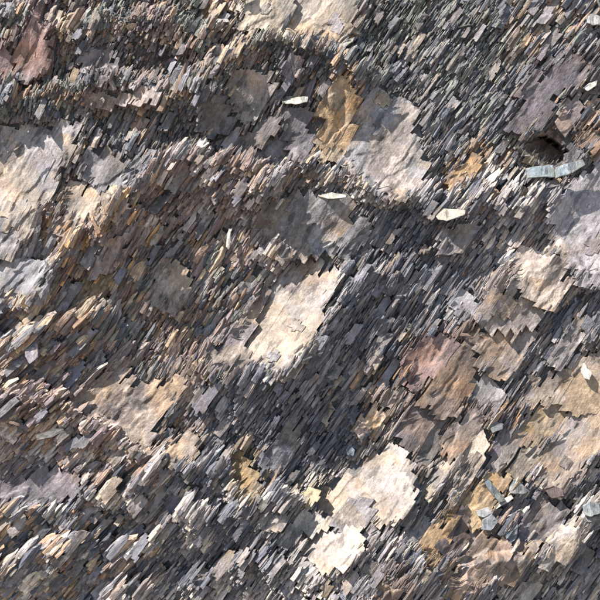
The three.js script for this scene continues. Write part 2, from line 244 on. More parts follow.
  [[164, 154, 148], [156, 148, 142], 0.014, 0.15, 0.12, 'pale slab strip along the underside of the blazing white slab', [290, 566, 300, 553, 308, 562, 326, 575, 316, 584, 300, 580]],
];
// thin skins of other colours that lie on a slab: [slab label start, colour, points]
const SKINS = [
  [4, [124, 116, 126], [36, 152, 46, 147, 52, 152, 54, 162, 48, 168, 42, 176, 37, 166]],
  [4, [166, 150, 134], [4, 205, 22, 196, 30, 206, 22, 222, 6, 232]],
  [9, [134, 122, 134], [331, 18, 338, 12, 343, 22, 341, 33, 334, 30]],
  [8, [140, 132, 128], [261, 6, 268, 2, 270, 10, 264, 14]],
  [13, [150, 146, 152], [372, 118, 382, 100, 386, 112, 382, 128, 375, 134]],
  [13, [186, 168, 150], [373, 98, 382, 90, 393, 100, 388, 104, 378, 103]],
  [12, [170, 132, 88], [320, 130, 338, 126, 334, 146, 320, 150]],
  [31, [112, 104, 116], [289, 324, 296, 318, 301, 322, 304, 329, 296, 329]],
  [31, [112, 106, 116], [268, 354, 277, 348, 280, 356, 272, 362]],
  [59, [118, 112, 122], [559, 463, 565, 455, 574, 462, 570, 468]],
  [30, [120, 108, 108], [286, 212, 291, 202, 296, 198, 292, 210]],
  [35, [144, 132, 128], [490, 312, 510, 296, 520, 304, 506, 318]],
  [63, [104, 90, 92], [453, 575, 458, 560, 462, 566, 458, 580]],
  [63, [112, 104, 106], [476, 560, 483, 552, 485, 558, 478, 568]],
  [25, [126, 118, 126], [586, 240, 598, 228, 600, 250, 590, 256]],
  [56, [128, 114, 112], [470, 462, 476, 444, 480, 446, 476, 462]],
];
const FX = (v) => v <= 0 ? -70 : v >= 600 ? 670 : v;         // what the frame cuts goes on beyond it
for (const s of SLABS) { const q = []; for (let k = 0; k < s[6].length; k += 2) q.push([FX(s[6][k]), FX(s[6][k + 1])]); const n = q.length / 1, cx = q.reduce((t, p) => t + p[0], 0) / n, cy = q.reduce((t, p) => t + p[1], 0) / n; const grow = cx > 400 && cy > 290 ? 2.6 : 1.2; s.poly = q.map(([x, y]) => { const l = Math.hypot(x - cx, y - cy) || 1; return [x + (x - cx) / l * grow, y + (y - cy) / l * grow]; }); }
function inside(poly, x, y) { let c = false; for (let i = 0, j = poly.length - 1; i < poly.length; j = i++) { const [a, b] = poly[i], [d, e] = poly[j]; if ((b > y) !== (e > y) && x < (d - a) * (y - b) / (e - b) + a) c = !c; } return c; }
const mid = (poly) => { let x = 0, y = 0; for (const p of poly) { x += p[0]; y += p[1]; } return [x / poly.length, y / poly.length]; };

// ---------------------------------------------------------------- the splintered beds
// x, y, lean of the cleavage, size, stubbiness, tip lift, roll, palette, label
const DK = [[94, 96, 104], [82, 85, 93], [108, 105, 108], [116, 108, 104], [76, 79, 88]], PB = [[124, 104, 98], [112, 98, 98], [136, 116, 102], [104, 94, 96]], BR = [[140, 112, 86], [120, 98, 82], [152, 132, 108], [108, 98, 94], [132, 116, 104]], GG = [[108, 110, 100], [94, 98, 94], [122, 118, 106], [100, 100, 104], [112, 100, 88]], GY = [[128, 124, 124], [112, 110, 114], [140, 130, 124], [98, 98, 104]], PL = [[168, 158, 148], [150, 142, 136], [130, 124, 124], [180, 168, 150]];
const BEDS = [
  [140, 40, 62, 0.75, 0.75, 0.5, 0.2, [...GG, ...BR, ...PB], 'knobbly bed of greenish brown rubble beside the tall pinkish slab'],
  [60, 108, 66, 0.85, 0.6, 0.4, 0.3, [...DK, ...GG, ...BR], 'dark stubby splinter bed along the top edge of the broad pale slab'],
  [170, 120, 60, 0.85, 0.4, 0.35, 0.3, [...DK, ...GG, ...GY, ...BR], 'grey green splinter bed just below the pale ragged strip'],
  [205, 190, 55, 1.05, 0.4, 0.45, 0.2, [...BR, ...PB, ...PL], 'brown ledge of thick splinters with a golden crest'],
  [72, 268, 60, 1.35, 0.35, 0.4, 0.2, [...BR, [166, 128, 84], [110, 84, 74]], 'row of golden brown teeth below the rounded tan slab'],
  [165, 330, 58, 0.95, 0.3, 0.32, 0.45, [...DK, ...GG, ...BR, ...PB], 'dark splinter bed around the notched pinkish tan slab'],
  [35, 365, 42, 1.3, 0.5, 0.4, 0.1, [...BR, ...PB, ...BR, ...GY], 'brown lumpy ledge above the pale ledge'],
  [60, 440, 46, 1.25, 0.5, 0.35, -0.5, [...PL, ...BR, ...PB], 'pale sunlit ledge of blunt splinters above the mauve slab'],
  [90, 550, 48, 1.25, 0.25, 0.3, -0.35, [...GY, ...BR, ...DK, ...PL], 'mixed grey and brown splinter bed below the mauve slab'],
  [215, 570, 54, 1.05, 0.1, 0.3, -0.7, [...PL, ...GY, ...DK], 'pale streaked needle bed at the foot of the pale ledge'],
  [310, 540, 54, 0.9, 0.1, -0.8, -1.4, [...PL, ...GY], 'glaring white needle bed around the blazing white slab'],
  [270, 430, 56, 1.0, 0.15, 0.3, 0.55, [...DK, ...DK, ...GY], 'dark blue grey blade bed below the bright cream slab'],
  [400, 275, 56, 1.1, 0.12, 0.3, 0.55, [...DK, ...DK, ...GY], 'dark blue blade bed around the lavender grey slab'],
  [450, 80, 55, 0.75, 0.1, 0.25, 0.4, [...GG, ...DK, ...GG], 'fine grey green needle bed above the small ochre slab'],
  [320, 180, 55, 0.9, 0.4, 0.4, 0.1, [...BR, ...GY, ...PL], 'tan and grey crest at the foot of the big grey brown slab'],
  [490, 225, 54, 0.95, 0.15, 0.35, -0.4, [...GY, ...PL, ...DK, ...BR], 'bristling crest of pale tipped needles below the pale blue shard'],
  [565, 330, 57, 1.1, 0.1, 0.3, 0.5, [...DK, ...DK, ...GY], 'dark needle bed under the large lilac grey slab'],
  [565, 545, 56, 1.15, 0.1, 0.35, -0.7, [...PL, ...DK, ...PL], 'black and white needle bed below the large tan slab'],
  [560, 40, 52, 0.95, 0.15, 0.3, 0.3, [...DK, ...BR, ...GG], 'brown grey needle bed around the long dusky purple slab'],
  [270, 95, 60, 0.9, 0.35, 0.38, 0.35, [...DK, ...GG, ...BR], 'dark grey splinter bed below the straw yellow slab'],
  [410, 575, 55, 1.05, 0.12, 0.4, 0.2, [...DK, ...GY, ...PL], 'dark needle bed with pale tips beside the warm brown slab'],
  [440, 410, 57, 1.05, 0.12, 0.3, 0.5, [...DK, ...BR], 'dark needles in the clefts around the dull brown slab'],
].map(([x, y, a, size, stub, lift, roll, pal, label]) => ({ x, y, a: a * Math.PI / 180, size, stub, lift, roll, pal: pal.map((c) => { const q = rgbLin(c), m = (q[0] + q[1] + q[2]) / 3; return q.map((v) => (m + (v - m) * 0.92) * (m < 0.135 ? 1.45 : m < 0.2 ? 1.7 : 1.8)); }), label, list: [], flakes: [] }));
function bedAt(px, py) {
  const x = px + (fbm(px / 30, py / 30, 3) - 0.5) * 50, y = py + (fbm(px / 30 + 50, py / 30, 3) - 0.5) * 50;
  let best = 0, bd = 1e9; const o = { a: 0, size: 0, stub: 0, lift: 0, roll: 0 }; let ws = 0;
  BEDS.forEach((b, i) => { const d = (x - b.x) ** 2 + (y - b.y) ** 2; if (d < bd) { bd = d; best = i; } const w = 1 / (d + 300) ** 2; ws += w; for (const k in o) o[k] += b[k] * w; });
  for (const k in o) o[k] /= ws;
  o.bed = BEDS[best]; return o;
}
const leanAt = (px, py) => bedAt(px, py).a;
// the rock round a slab lies level with it
let lift0 = null, near0 = null; const LG = 2, LN = 480;
function liftField() {
  let D = new Float32Array(LN * LN), W = new Float32Array(LN * LN);
  for (let j = 0; j < LN; j++) for (let i = 0; i < LN; i++) { const x = MASK0 + i * LG, y = MASK0 + j * LG, s = slabAt(x, y); if (s >= 0) { D[j * LN + i] = SLABS[s].hf(x, y) - H(x, y); W[j * LN + i] = 1; } }
  const blur = (A, r) => { for (const [di, dj] of [[1, 0], [0, 1]]) { const B = new Float32Array(LN * LN); for (let a = 0; a < LN; a++) { let sum = 0; const at = (b) => b < 0 || b >= LN ? 0 : di ? A[a * LN + b] : A[b * LN + a]; for (let b = -r; b < r; b++) sum += at(b); for (let b = 0; b < LN; b++) { sum += at(b + r); B[di ? a * LN + b : b * LN + a] = sum / (2 * r + 1); sum -= at(b - r); } } A = B; } return A; };
  for (let k = 0; k < 2; k++) { D = blur(D, 4); W = blur(W, 4); }
  near0 = W;
  lift0 = D.map((v, k) => W[k] > 1e-4 ? v / W[k] * Math.min(1, W[k] * 2.2) : 0);
}
const HL = (px, py) => { const i = Math.round((px - MASK0) / LG), j = Math.round((py - MASK0) / LG); return H(px, py) + (i < 0 || j < 0 || i >= LN || j >= LN ? 0 : lift0[j * LN + i]); };
const nearSlab = (px, py) => { const i = Math.round((px - MASK0) / LG), j = Math.round((py - MASK0) / LG); return i < 0 || j < 0 || i >= LN || j >= LN ? 0 : near0[j * LN + i]; };
// small rows of tips on top of the ledges
function Hbed(px, py, a) {
  const t = (px * Math.cos(a) - py * Math.sin(a)) / 42 + 1.6 * fbm(px / 38 + 5, py / 38, 3), f = t - Math.floor(t);
  return HL(px, py) + 0.03 * f + 0.03 * (fbm(px / 22, py / 22 + 40, 2) - 0.5);
}

// ---------------------------------------------------------------- slab builder: strips along the cleavage, ends broken unevenly
function roughen(poly, n = 2, k = 0.05) {
  for (let r = 0; r < n; r++) { const q = []; poly.forEach((p, i) => { const m = poly[(i + 1) % poly.length], dx = m[0] - p[0], dy = m[1] - p[1], l = Math.hypot(dx, dy), f = rr(0.35, 0.65), o = l > 5 ? gauss() * k * Math.min(l, 40) : 0; q.push(p); if (l > 5) q.push([p[0] + dx * f - dy / l * o, p[1] + dy * f + dx / l * o]); }); poly = q; }
  return poly;
}
const tmpA = new THREE.Vector3(), tmpB = new THREE.Vector3();
function slabGeometry(poly, a, hf, colf, thick, jag, wmin, wmax, cracks = 0) {
  poly = roughen(poly);
  const d = [Math.cos(a), -Math.sin(a)], w = [Math.sin(a), Math.cos(a)];
  const S = poly.map((p) => p[0] * w[0] + p[1] * w[1]), T = poly.map((p) => p[0] * d[0] + p[1] * d[1]);
  const s0 = Math.min(...S), s1 = Math.max(...S);
  const pos = [], nor = [], col = [], uv = [], idx = [];
  const ou = rnd() * 9, ov = rnd() * 9, ca = Math.cos(a), sa = Math.sin(a);
  let drop = 0, left = 0, walk = 0, walk2 = 0, notch = 0, odd = 0, notch2 = 0, odd2 = 0, blockEnd = -1e9, blockMid = 0, blockG = 0; const cross = rr(-0.55, 0.55), turn = rnd() < 0.7 ? 1 : -1;
  const joints = []; for (let k = 0; k < cracks; k++) joints.push([rr(Math.min(...T) * 0.7 + Math.max(...T) * 0.3, Math.max(...T)), rr(-0.5, 0.5), k * 3.3 + rnd() * 50]);
  const at = (s, t, h) => {                                   // breaks are never quite straight
    const x = s * w[0] + t * d[0], y = s * w[1] + t * d[1], q = 2.6 * (noise(x / 24, y / 24) - 0.5) + 1.2 * (noise(x / 8 + 9, y / 8) - 0.5);
    return P(x + w[0] * q, y + w[1] * q, h);
  };
  const hgt = (s, t) => hf(s * w[0] + t * d[0], s * w[1] + t * d[1]);
  function vert(p, n, px, py, k = 1) {
    pos.push(p.x, p.y, p.z); nor.push(n.x, n.y, n.z);
    const c = colf(px, py); col.push(c[0] * k, c[1] * k, c[2] * k);
    const u = p.x, v = tmpB.copy(p).sub(C).dot(V);
    uv.push((u * sa - v * ca) * 0.85 + ou, (u * ca + v * sa) * 0.85 + ov);
    return pos.length / 3 - 1;
  }
  for (let s = s0; s < s1 - 0.5;) {
    const ws = Math.min(rr(wmin, wmax), s1 - s), sc = s + ws / 2, cuts = [];
    if (sc > blockEnd) { const bw = rr(4, 15) * Math.min(1, (s1 - s0) / 30); blockMid = Math.min(s + bw / 2, (s + s1) / 2); blockEnd = s + bw; blockG = cross + gauss() * 0.2; }
    for (let i = 0, j = poly.length - 1; i < poly.length; j = i++) if ((S[i] > blockMid) !== (S[j] > blockMid)) cuts.push([T[j] + (T[i] - T[j]) / (S[i] - S[j]) * (blockMid - S[j]) + blockG * (sc - blockMid), blockG]);
    cuts.sort((x, y) => x[0] - y[0]);
    for (const [t0, g, wob] of joints) { const t = t0 + g * (sc - s0) + 4 * (noise(sc / 6, wob) - 0.5); for (let c = 0; c + 1 < cuts.length; c += 2) if (t > cuts[c][0] + 6 && t < cuts[c + 1][0] - 6) { cuts.splice(c + 1, 0, [t - 0.25, g, 1], [t + 0.25, g, 1]); break; } }
    if (left-- <= 0) { drop = rr(-0.0009, 0.0012); left = Math.floor(rr(2, 12)); }
    for (let c = 0; c + 1 < cuts.length; c += 2) {
      // the break runs on evenly, with a slit, a notch or a tooth here and there
      const cA = cuts[c], cB = cuts[c + 1];
      walk = walk * 0.6 + gauss() * 0.45 * jag; walk2 = walk2 * 0.6 + gauss() * 0.4 * jag;
      if (notch-- <= 0) { odd = rnd() < 0.2 ? (rnd() < 0.62 ? -rr(2, 19) : rr(2, 12)) * jag : 0; notch = Math.floor(odd ? rr(0, 1.6) : rr(0, 4)); }
      if (notch2-- <= 0) { odd2 = rnd() < 0.15 ? (rnd() < 0.5 ? -rr(2, 14) : rr(2, 10)) * jag : 0; notch2 = Math.floor(odd2 ? rr(0, 1.6) : rr(0, 4)); }
      const ta = cA[0] + (cA[2] ? 0 : walk2 - 2 + odd2 * rr(0.4, 1)), tb = cB[0] + (cB[2] ? 0 : walk + odd * rr(0.35, 1));
      if (tb - ta < 4) continue;
      const sl = cB[1] * ws + (cB[2] ? 0 : turn * rr(-0.1, 0.4) * ws), pk = cB[2] ? 0 : rr(-0.1, 0.25) * ws, sl2 = cA[1] * ws + (cA[2] ? 0 : turn * rr(-0.1, 0.4) * ws), pk2 = 0;
      const hi = [tb - sl / 2 - pk * 0.5, tb + pk * 0.5, tb + sl / 2 - pk * 0.5], low = [ta - sl2 / 2 + pk2, ta, ta + sl2 / 2 + pk2];
      const first = Math.ceil(Math.max(...low) / 2.6 + 0.2), last = Math.floor(Math.min(...hi) / 2.6 - 0.2);
      const rows = []; rows.push(low); for (let k = first; k <= last; k++) rows.push([k * 2.6, k * 2.6, k * 2.6]); rows.push(hi);
      const ids = [], edge = [];
      for (const r of rows) {
        const line = [];
        for (let k = 0; k < 3; k++) {
          const ss = s + ws * k / 2, t = r[k], h = hgt(ss, t) + drop, p = at(ss, t, h), e = 1.5;
          const p1 = at(ss + e, t, hgt(ss + e, t) + drop), p2 = at(ss, t + e, hgt(ss, t + e) + drop);
          const n = p1.sub(p).cross(p2.sub(p)).normalize(); if (n.dot(N) < 0) n.negate();
          line.push(vert(p, n, ss * w[0] + t * d[0], ss * w[1] + t * d[1]));
          if (k !== 1 || r === low || r === hi) edge.push([line.length, ids.length]);
        }
        ids.push(line);
      }
      for (let k = 0; k + 1 < ids.length; k++) for (let m = 0; m < 2; m++) { const A = ids[k][m], B = ids[k][m + 1], D = ids[k + 1][m], E = ids[k + 1][m + 1]; idx.push(A, B, E, A, E, D); }
      // the broken rim
      const rim = [...ids.map((l) => l[2]), ids[ids.length - 1][1], ...ids.map((l) => l[0]).reverse(), ids[0][1]];
      for (let k = 0; k < rim.length; k++) {
        const A = rim[k], B = rim[(k + 1) % rim.length];
        const pa = new THREE.Vector3(pos[A * 3], pos[A * 3 + 1], pos[A * 3 + 2]), pb = new THREE.Vector3(pos[B * 3], pos[B * 3 + 1], pos[B * 3 + 2]);
        const pc = pb.clone().addScaledVector(N, -thick), pd = pa.clone().addScaledVector(N, -thick);
        const n = pb.clone().sub(pa).cross(pd.clone().sub(pa)).normalize();
        const b = pos.length / 3, cc = [col[A * 3], col[A * 3 + 1], col[A * 3 + 2]];
        for (const q of [pa, pb, pc, pd]) { pos.push(q.x, q.y, q.z); nor.push(-n.x, -n.y, -n.z); col.push(...cc); uv.push(q.x * 0.85 + ou, tmpB.copy(q).sub(C).dot(N) * 3 + ov); }
        idx.push(b, b + 2, b + 1, b, b + 3, b + 2);
      }
    }
    s += ws;
  }
  const g = new THREE.BufferGeometry();
  g.setAttribute('position', new THREE.Float32BufferAttribute(pos, 3)); g.setAttribute('normal', new THREE.Float32BufferAttribute(nor, 3)); g.setAttribute('color', new THREE.Float32BufferAttribute(col, 3)); g.setAttribute('uv', new THREE.Float32BufferAttribute(uv, 2)); g.setIndex(idx);
  return g;
}
const MASK0 = -180, MASKN = 960, mask = new Int16Array(MASKN * MASKN).fill(-1);
const slabAt = (x, y) => { const i = Math.round(x) - MASK0, j = Math.round(y) - MASK0; return i < 0 || j < 0 || i >= MASKN || j >= MASKN ? -1 : mask[j * MASKN + i]; };
const slabObjects = [];
SLABS.forEach((sl, i) => {
  const [c1, c2, off, tl, tu, label] = sl, poly = sl.poly, [cx, cy] = mid(poly);
  const xs = poly.map((p) => p[0]), ys = poly.map((p) => p[1]);
  const bx0 = Math.floor(Math.min(...xs)), bx1 = Math.ceil(Math.max(...xs)), by0 = Math.floor(Math.min(...ys)), by1 = Math.ceil(Math.max(...ys));
  let hs = 0, hn = 0;
  for (let y = by0; y <= by1; y++) for (let x = bx0; x <= bx1; x++) if (inside(poly, x, y)) { const q = (y - MASK0) * MASKN + x - MASK0; if (q >= 0 && x - MASK0 < MASKN && y - MASK0 < MASKN && x > MASK0 && y > MASK0) mask[q] = i; if ((x + y) % 4 === 0) { hs += H(x, y); hn++; } }
  const h0 = hs / Math.max(1, hn), size = Math.sqrt((bx1 - bx0) * (by1 - by0)), a = leanAt(cx, cy);
  const gx = tl * MPX, gy = tu * MPX, sx = i * 37.7;
  // two thirds its own plane, one third following the ledges
  // a few flat facets meeting at creases
  const fc = []; for (let k = 0; k < 5; k++) fc.push([rr(-0.16, 0.16) * MPX, rr(-0.16, 0.16) * MPX, rr(bx0, bx1), rr(by0, by1)]);
  const facet = (x, y) => { let m = -1; for (const [p, q, u, v] of fc) m = Math.max(m, p * (x - u) + q * (y - v)); return Math.min(m, 0.03) + 0.002 * (noise(x / 7 + sx, y / 7) - 0.5); };
  const raw = (x, y) => h0 * 0.3 + 0.7 * clamp(H(x, y), h0 - 0.12, h0 + 0.12) + 0.012 + off + gx * (x - cx) + gy * (y - cy) + facet(x, y);
  const ta = Math.cos(a), tb = -Math.sin(a);
  const terrace = (x, y) => { const q = 4.5 * fbm((x * -tb + y * ta) / 26 + sx, (x * ta + y * tb) / 60, 3), f = q - Math.floor(q); return 0.0055 * (Math.floor(q) + step(0, 0.14, f) - 2.2); };
  const lack = []; for (let y = by0; y <= by1; y += 2) for (let x = bx0; x <= bx1; x += 2) if (inside(poly, x, y)) lack.push(H(x, y) - raw(x, y));
  lack.sort((p, q) => p - q); const raise = Math.max(0, (lack[Math.floor(lack.length * 0.8)] ?? 0) + 0.006);
  sl.hf = (x, y) => raw(x, y) + raise + terrace(x, y);
  const A = dull(c1), B = dull(c2);
  const colf = (x, y) => { const m = step(0.45, 0.55, fbm(x / 28 + sx, y / 28 + 3, 5)), v = 0.9 + 0.3 * (fbm(x / 6 + sx, y / 6, 3) - 0.5); return [0, 1, 2].map((k) => (A[k] + (B[k] - A[k]) * m) * v * 0.98); };
  sl.a = a; sl.stone = A.map((v, k) => (v + B[k]) * 0.42);
  const o = mesh(numbered('rock_slab'), slabGeometry(poly, a, sl.hf, colf, 0.05, clamp(size / 45, 0.4, 1.2), 1.4, 4.5, 0), slabMat, scene);
  tag(o, label, 'rock slab', 'bare slabs of the rock face'); o.userData.kind = 'thing';
  slabObjects.push(o);
});
liftField();
SKINS.forEach(([i, c, pts]) => {
  const sl = SLABS[i], poly = []; for (let k = 0; k < pts.length; k += 2) poly.push([pts[k], pts[k + 1]]);
  const base = dull(SLABS[i][1]), A = dull(c).map((v, k) => v * 0.55 + base[k] * 0.4);
  mesh('skin_flake', slabGeometry(poly, sl.a, (x, y) => sl.hf(x, y) + 0.004, (x, y) => { const v = 1 + 0.3 * (fbm(x / 9, y / 9, 3) - 0.5); return A.map((q) => q * v); }, 0.012, 0.5, 2, 4.5), slabMat, slabObjects[i]);
});

// ---------------------------------------------------------------- structure: the face behind, and the ground
{
  const n = 220, lo = -170, hi = 770, pos = [], col = [], uv = [], idx = [], p = new THREE.Vector3();
  for (let j = 0; j <= n; j++) for (let i = 0; i <= n; i++) {
    const px = lo + (hi - lo) * i / n, py = lo + (hi - lo) * j / n;
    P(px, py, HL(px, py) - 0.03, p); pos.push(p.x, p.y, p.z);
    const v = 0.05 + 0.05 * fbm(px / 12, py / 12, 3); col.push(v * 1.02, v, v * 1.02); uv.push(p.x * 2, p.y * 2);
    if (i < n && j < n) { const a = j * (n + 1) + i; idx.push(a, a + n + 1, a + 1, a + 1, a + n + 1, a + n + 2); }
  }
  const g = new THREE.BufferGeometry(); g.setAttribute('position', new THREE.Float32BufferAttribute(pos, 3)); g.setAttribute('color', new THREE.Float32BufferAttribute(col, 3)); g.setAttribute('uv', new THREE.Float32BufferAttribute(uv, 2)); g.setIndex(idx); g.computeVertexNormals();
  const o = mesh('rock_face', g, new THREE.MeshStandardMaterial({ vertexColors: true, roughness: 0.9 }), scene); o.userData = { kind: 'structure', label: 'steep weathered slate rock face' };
  // the hillside goes on around the built part
  const hg = new THREE.PlaneGeometry(26, 12, 90, 44), q = hg.attributes.position;
  for (let k = 0; k < q.count; k++) { const u = q.getX(k), v = q.getY(k) + 2.6; p.copy(C).addScaledVector(U, u).addScaledVector(V, v).addScaledVector(N, -0.22 + 0.3 * (fbm(u * 1.3 + 9, v * 1.3, 4) - 0.5)); q.setXYZ(k, p.x, p.y, p.z); }
  hg.computeVertexNormals();
  const hs = mesh('hillside', hg, new THREE.MeshStandardMaterial({ color: new THREE.Color().setRGB(0.15, 0.14, 0.14), map: grainMap, roughness: 0.9 }), scene); hs.userData = { kind: 'structure', label: 'slate hillside beyond the exposed face' };
  const gg = new THREE.PlaneGeometry(800, 800); gg.rotateX(-Math.PI / 2);
  const gr = mesh('ground', gg, groundMat, scene); gr.userData = { kind: 'structure', label: 'grey brown shore at the foot of the face' };
}

// ---------------------------------------------------------------- splinters: angular blades with a broken chisel end
function splinterVariant(n, flat, round) {
  const rings = [[0, 1], [0.45, rr(0.95, 1.08)], [rr(0.78, 0.9), rr(0.85, 1.0)], [1, rr(0.45, 0.9)]], pts = [], angs = [];
  for (let k = 0; k < n; k++) angs.push((k + rr(-0.28, 0.28)) / n * Math.PI * 2);
  const rad = angs.map(() => rr(0.8, 1.15)), sl = rr(-0.3, 0.3), sz = rr(-0.02, 0.26), cx = rr(-0.2, 0.2), cz = rr(-0.3, 0.3);
  rings.forEach(([y, s], r) => pts.push(angs.map((t, k) => {
    const q = s * rad[k] * rr(0.9, 1.1) * 0.5, x = Math.cos(t) * q + (r > 1 ? cx * (y - 0.5) : 0), z = Math.sin(t) * q * (r === 3 ? 0.85 : 1) + (r > 1 ? cz * (y - 0.5) : 0);
    return new THREE.Vector3(x, y + (r === 3 ? sl * Math.cos(t) * (1 - round) - sz * Math.sin(t) - rnd() * 0.04 : r === 2 ? sl * 0.6 * Math.cos(t) - sz * Math.sin(t) : 0), z);
  })));
  const pos = [], uv = [], col = [], o = rnd();
  const tri = (a, b, c, ua, ub, uc) => { pos.push(...a.toArray(), ...b.toArray(), ...c.toArray()); uv.push(...ua, ...ub, ...uc); const v = rr(0.85, 1.12); for (let k = 0; k < 9; k++) col.push(v); };
  for (let r = 0; r < 3; r++) for (let k = 0; k < n; k++) {
    const m = (k + 1) % n, A = pts[r][k], B = pts[r][m], D = pts[r + 1][k], E = pts[r + 1][m], u = k / n + o, u2 = (k + 1) / n + o, v = rings[r][0], v2 = rings[r + 1][0];
    tri(A, E, B, [u, v], [u2, v2], [u2, v]); tri(A, D, E, [u, v], [u, v2], [u2, v2]);
  }
  for (let k = 1; k + 1 < n; k++) tri(pts[3][0], pts[3][k + 1], pts[3][k], [o, 0], [o + 0.1, 0.1], [o + 0.2, 0]);
  const g = new THREE.BufferGeometry(); g.setAttribute('position', new THREE.Float32BufferAttribute(pos, 3)); g.setAttribute('uv', new THREE.Float32BufferAttribute(uv, 2)); g.setAttribute('color', new THREE.Float32BufferAttribute(col, 3)); g.computeVertexNormals();
  return g;
}
const VAR = []; for (let k = 0; k < 28; k++) VAR.push(splinterVariant(k % 2 ? 4 : 5, 1, k % 3 === 0 ? 0.5 : 0));
const M4 = new THREE.Matrix4(), X3 = new THREE.Vector3(), Y3 = new THREE.Vector3(), Z3 = new THREE.Vector3(), W3 = new THREE.Vector3();
function frame(p, a, lift, roll, L, W, T) {
  Y3.set(0, 0, 0).addScaledVector(U, Math.cos(a)).addScaledVector(V, Math.sin(a)).addScaledVector(N, lift).normalize();
  Z3.copy(N).addScaledVector(Y3, -N.dot(Y3)).normalize(); W3.crossVectors(Y3, Z3);
  Z3.multiplyScalar(Math.cos(roll)).addScaledVector(W3, Math.sin(roll)); X3.crossVectors(Y3, Z3);
  return new THREE.Matrix4().makeBasis(X3.clone().multiplyScalar(W), Y3.clone().multiplyScalar(L), Z3.clone().multiplyScalar(T)).setPosition(p);
}
// flat remnants of bedding among the splinters
const bedPlates = [];
for (let k = 0; k < 1500 && bedPlates.length < 330; k++) {
  const px = rr(-30, 630), py = rr(-30, 630), b = bedAt(px, py), a = b.a + gauss() * 0.05, q = b.size * rr(0.7, 1.5), l = rr(9, 24) * q, w = rr(4, 9) * q;
  if (rnd() < b.stub * 0.7) continue;
  const d = [Math.cos(a), -Math.sin(a)], n = [Math.sin(a), Math.cos(a)], sk = rr(-0.5, 0.5) * w;
  const poly = [[-l / 2 + sk, -w / 2], [l / 2 + sk * rr(0, 1), -w / 2 * rr(0.5, 1)], [l / 2 - sk, w / 2 * rr(0.4, 1)], [-l / 2 - sk, w / 2]].map(([t, s]) => [px + d[0] * t + n[0] * s, py + d[1] * t + n[1] * s]);
  if (poly.some(([x, y]) => slabAt(x, y) >= 0) || slabAt(px, py) >= 0) continue;
  const xs = poly.map((p) => p[0]), ys = poly.map((p) => p[1]);
  for (let y = Math.floor(Math.min(...ys)); y <= Math.max(...ys); y++) for (let x = Math.floor(Math.min(...xs)); x <= Math.max(...xs); x++) if (inside(poly, x, y)) mask[(y - MASK0) * MASKN + x - MASK0] = 9000;
  const h0 = HL(px, py) + 0.012 + rr(-0.004, 0.014), gx = rr(-0.25, 0.4) * MPX, gy = rr(-0.2, 0.35) * MPX, sx = k * 7.3;
  const base = rgbLin([[132, 126, 128], [146, 136, 130], [118, 114, 122], [150, 136, 122], [126, 118, 116], [112, 110, 116]][Math.floor(rnd() * 6)]);
  bedPlates.push({ bed: b.bed, poly, a, hf: (x, y) => h0 + gx * (x - px) + gy * (y - py) + 0.008 * (noise(x / 10 + sx, y / 10) - 0.5), colf: (x, y) => { const v = 1 + 0.4 * (fbm(x / 8 + sx, y / 8, 3) - 0.5); return base.map((c) => c * v); } });
}
const LO = -110, HI = 710, SX = 2.25, SY = 3.2;
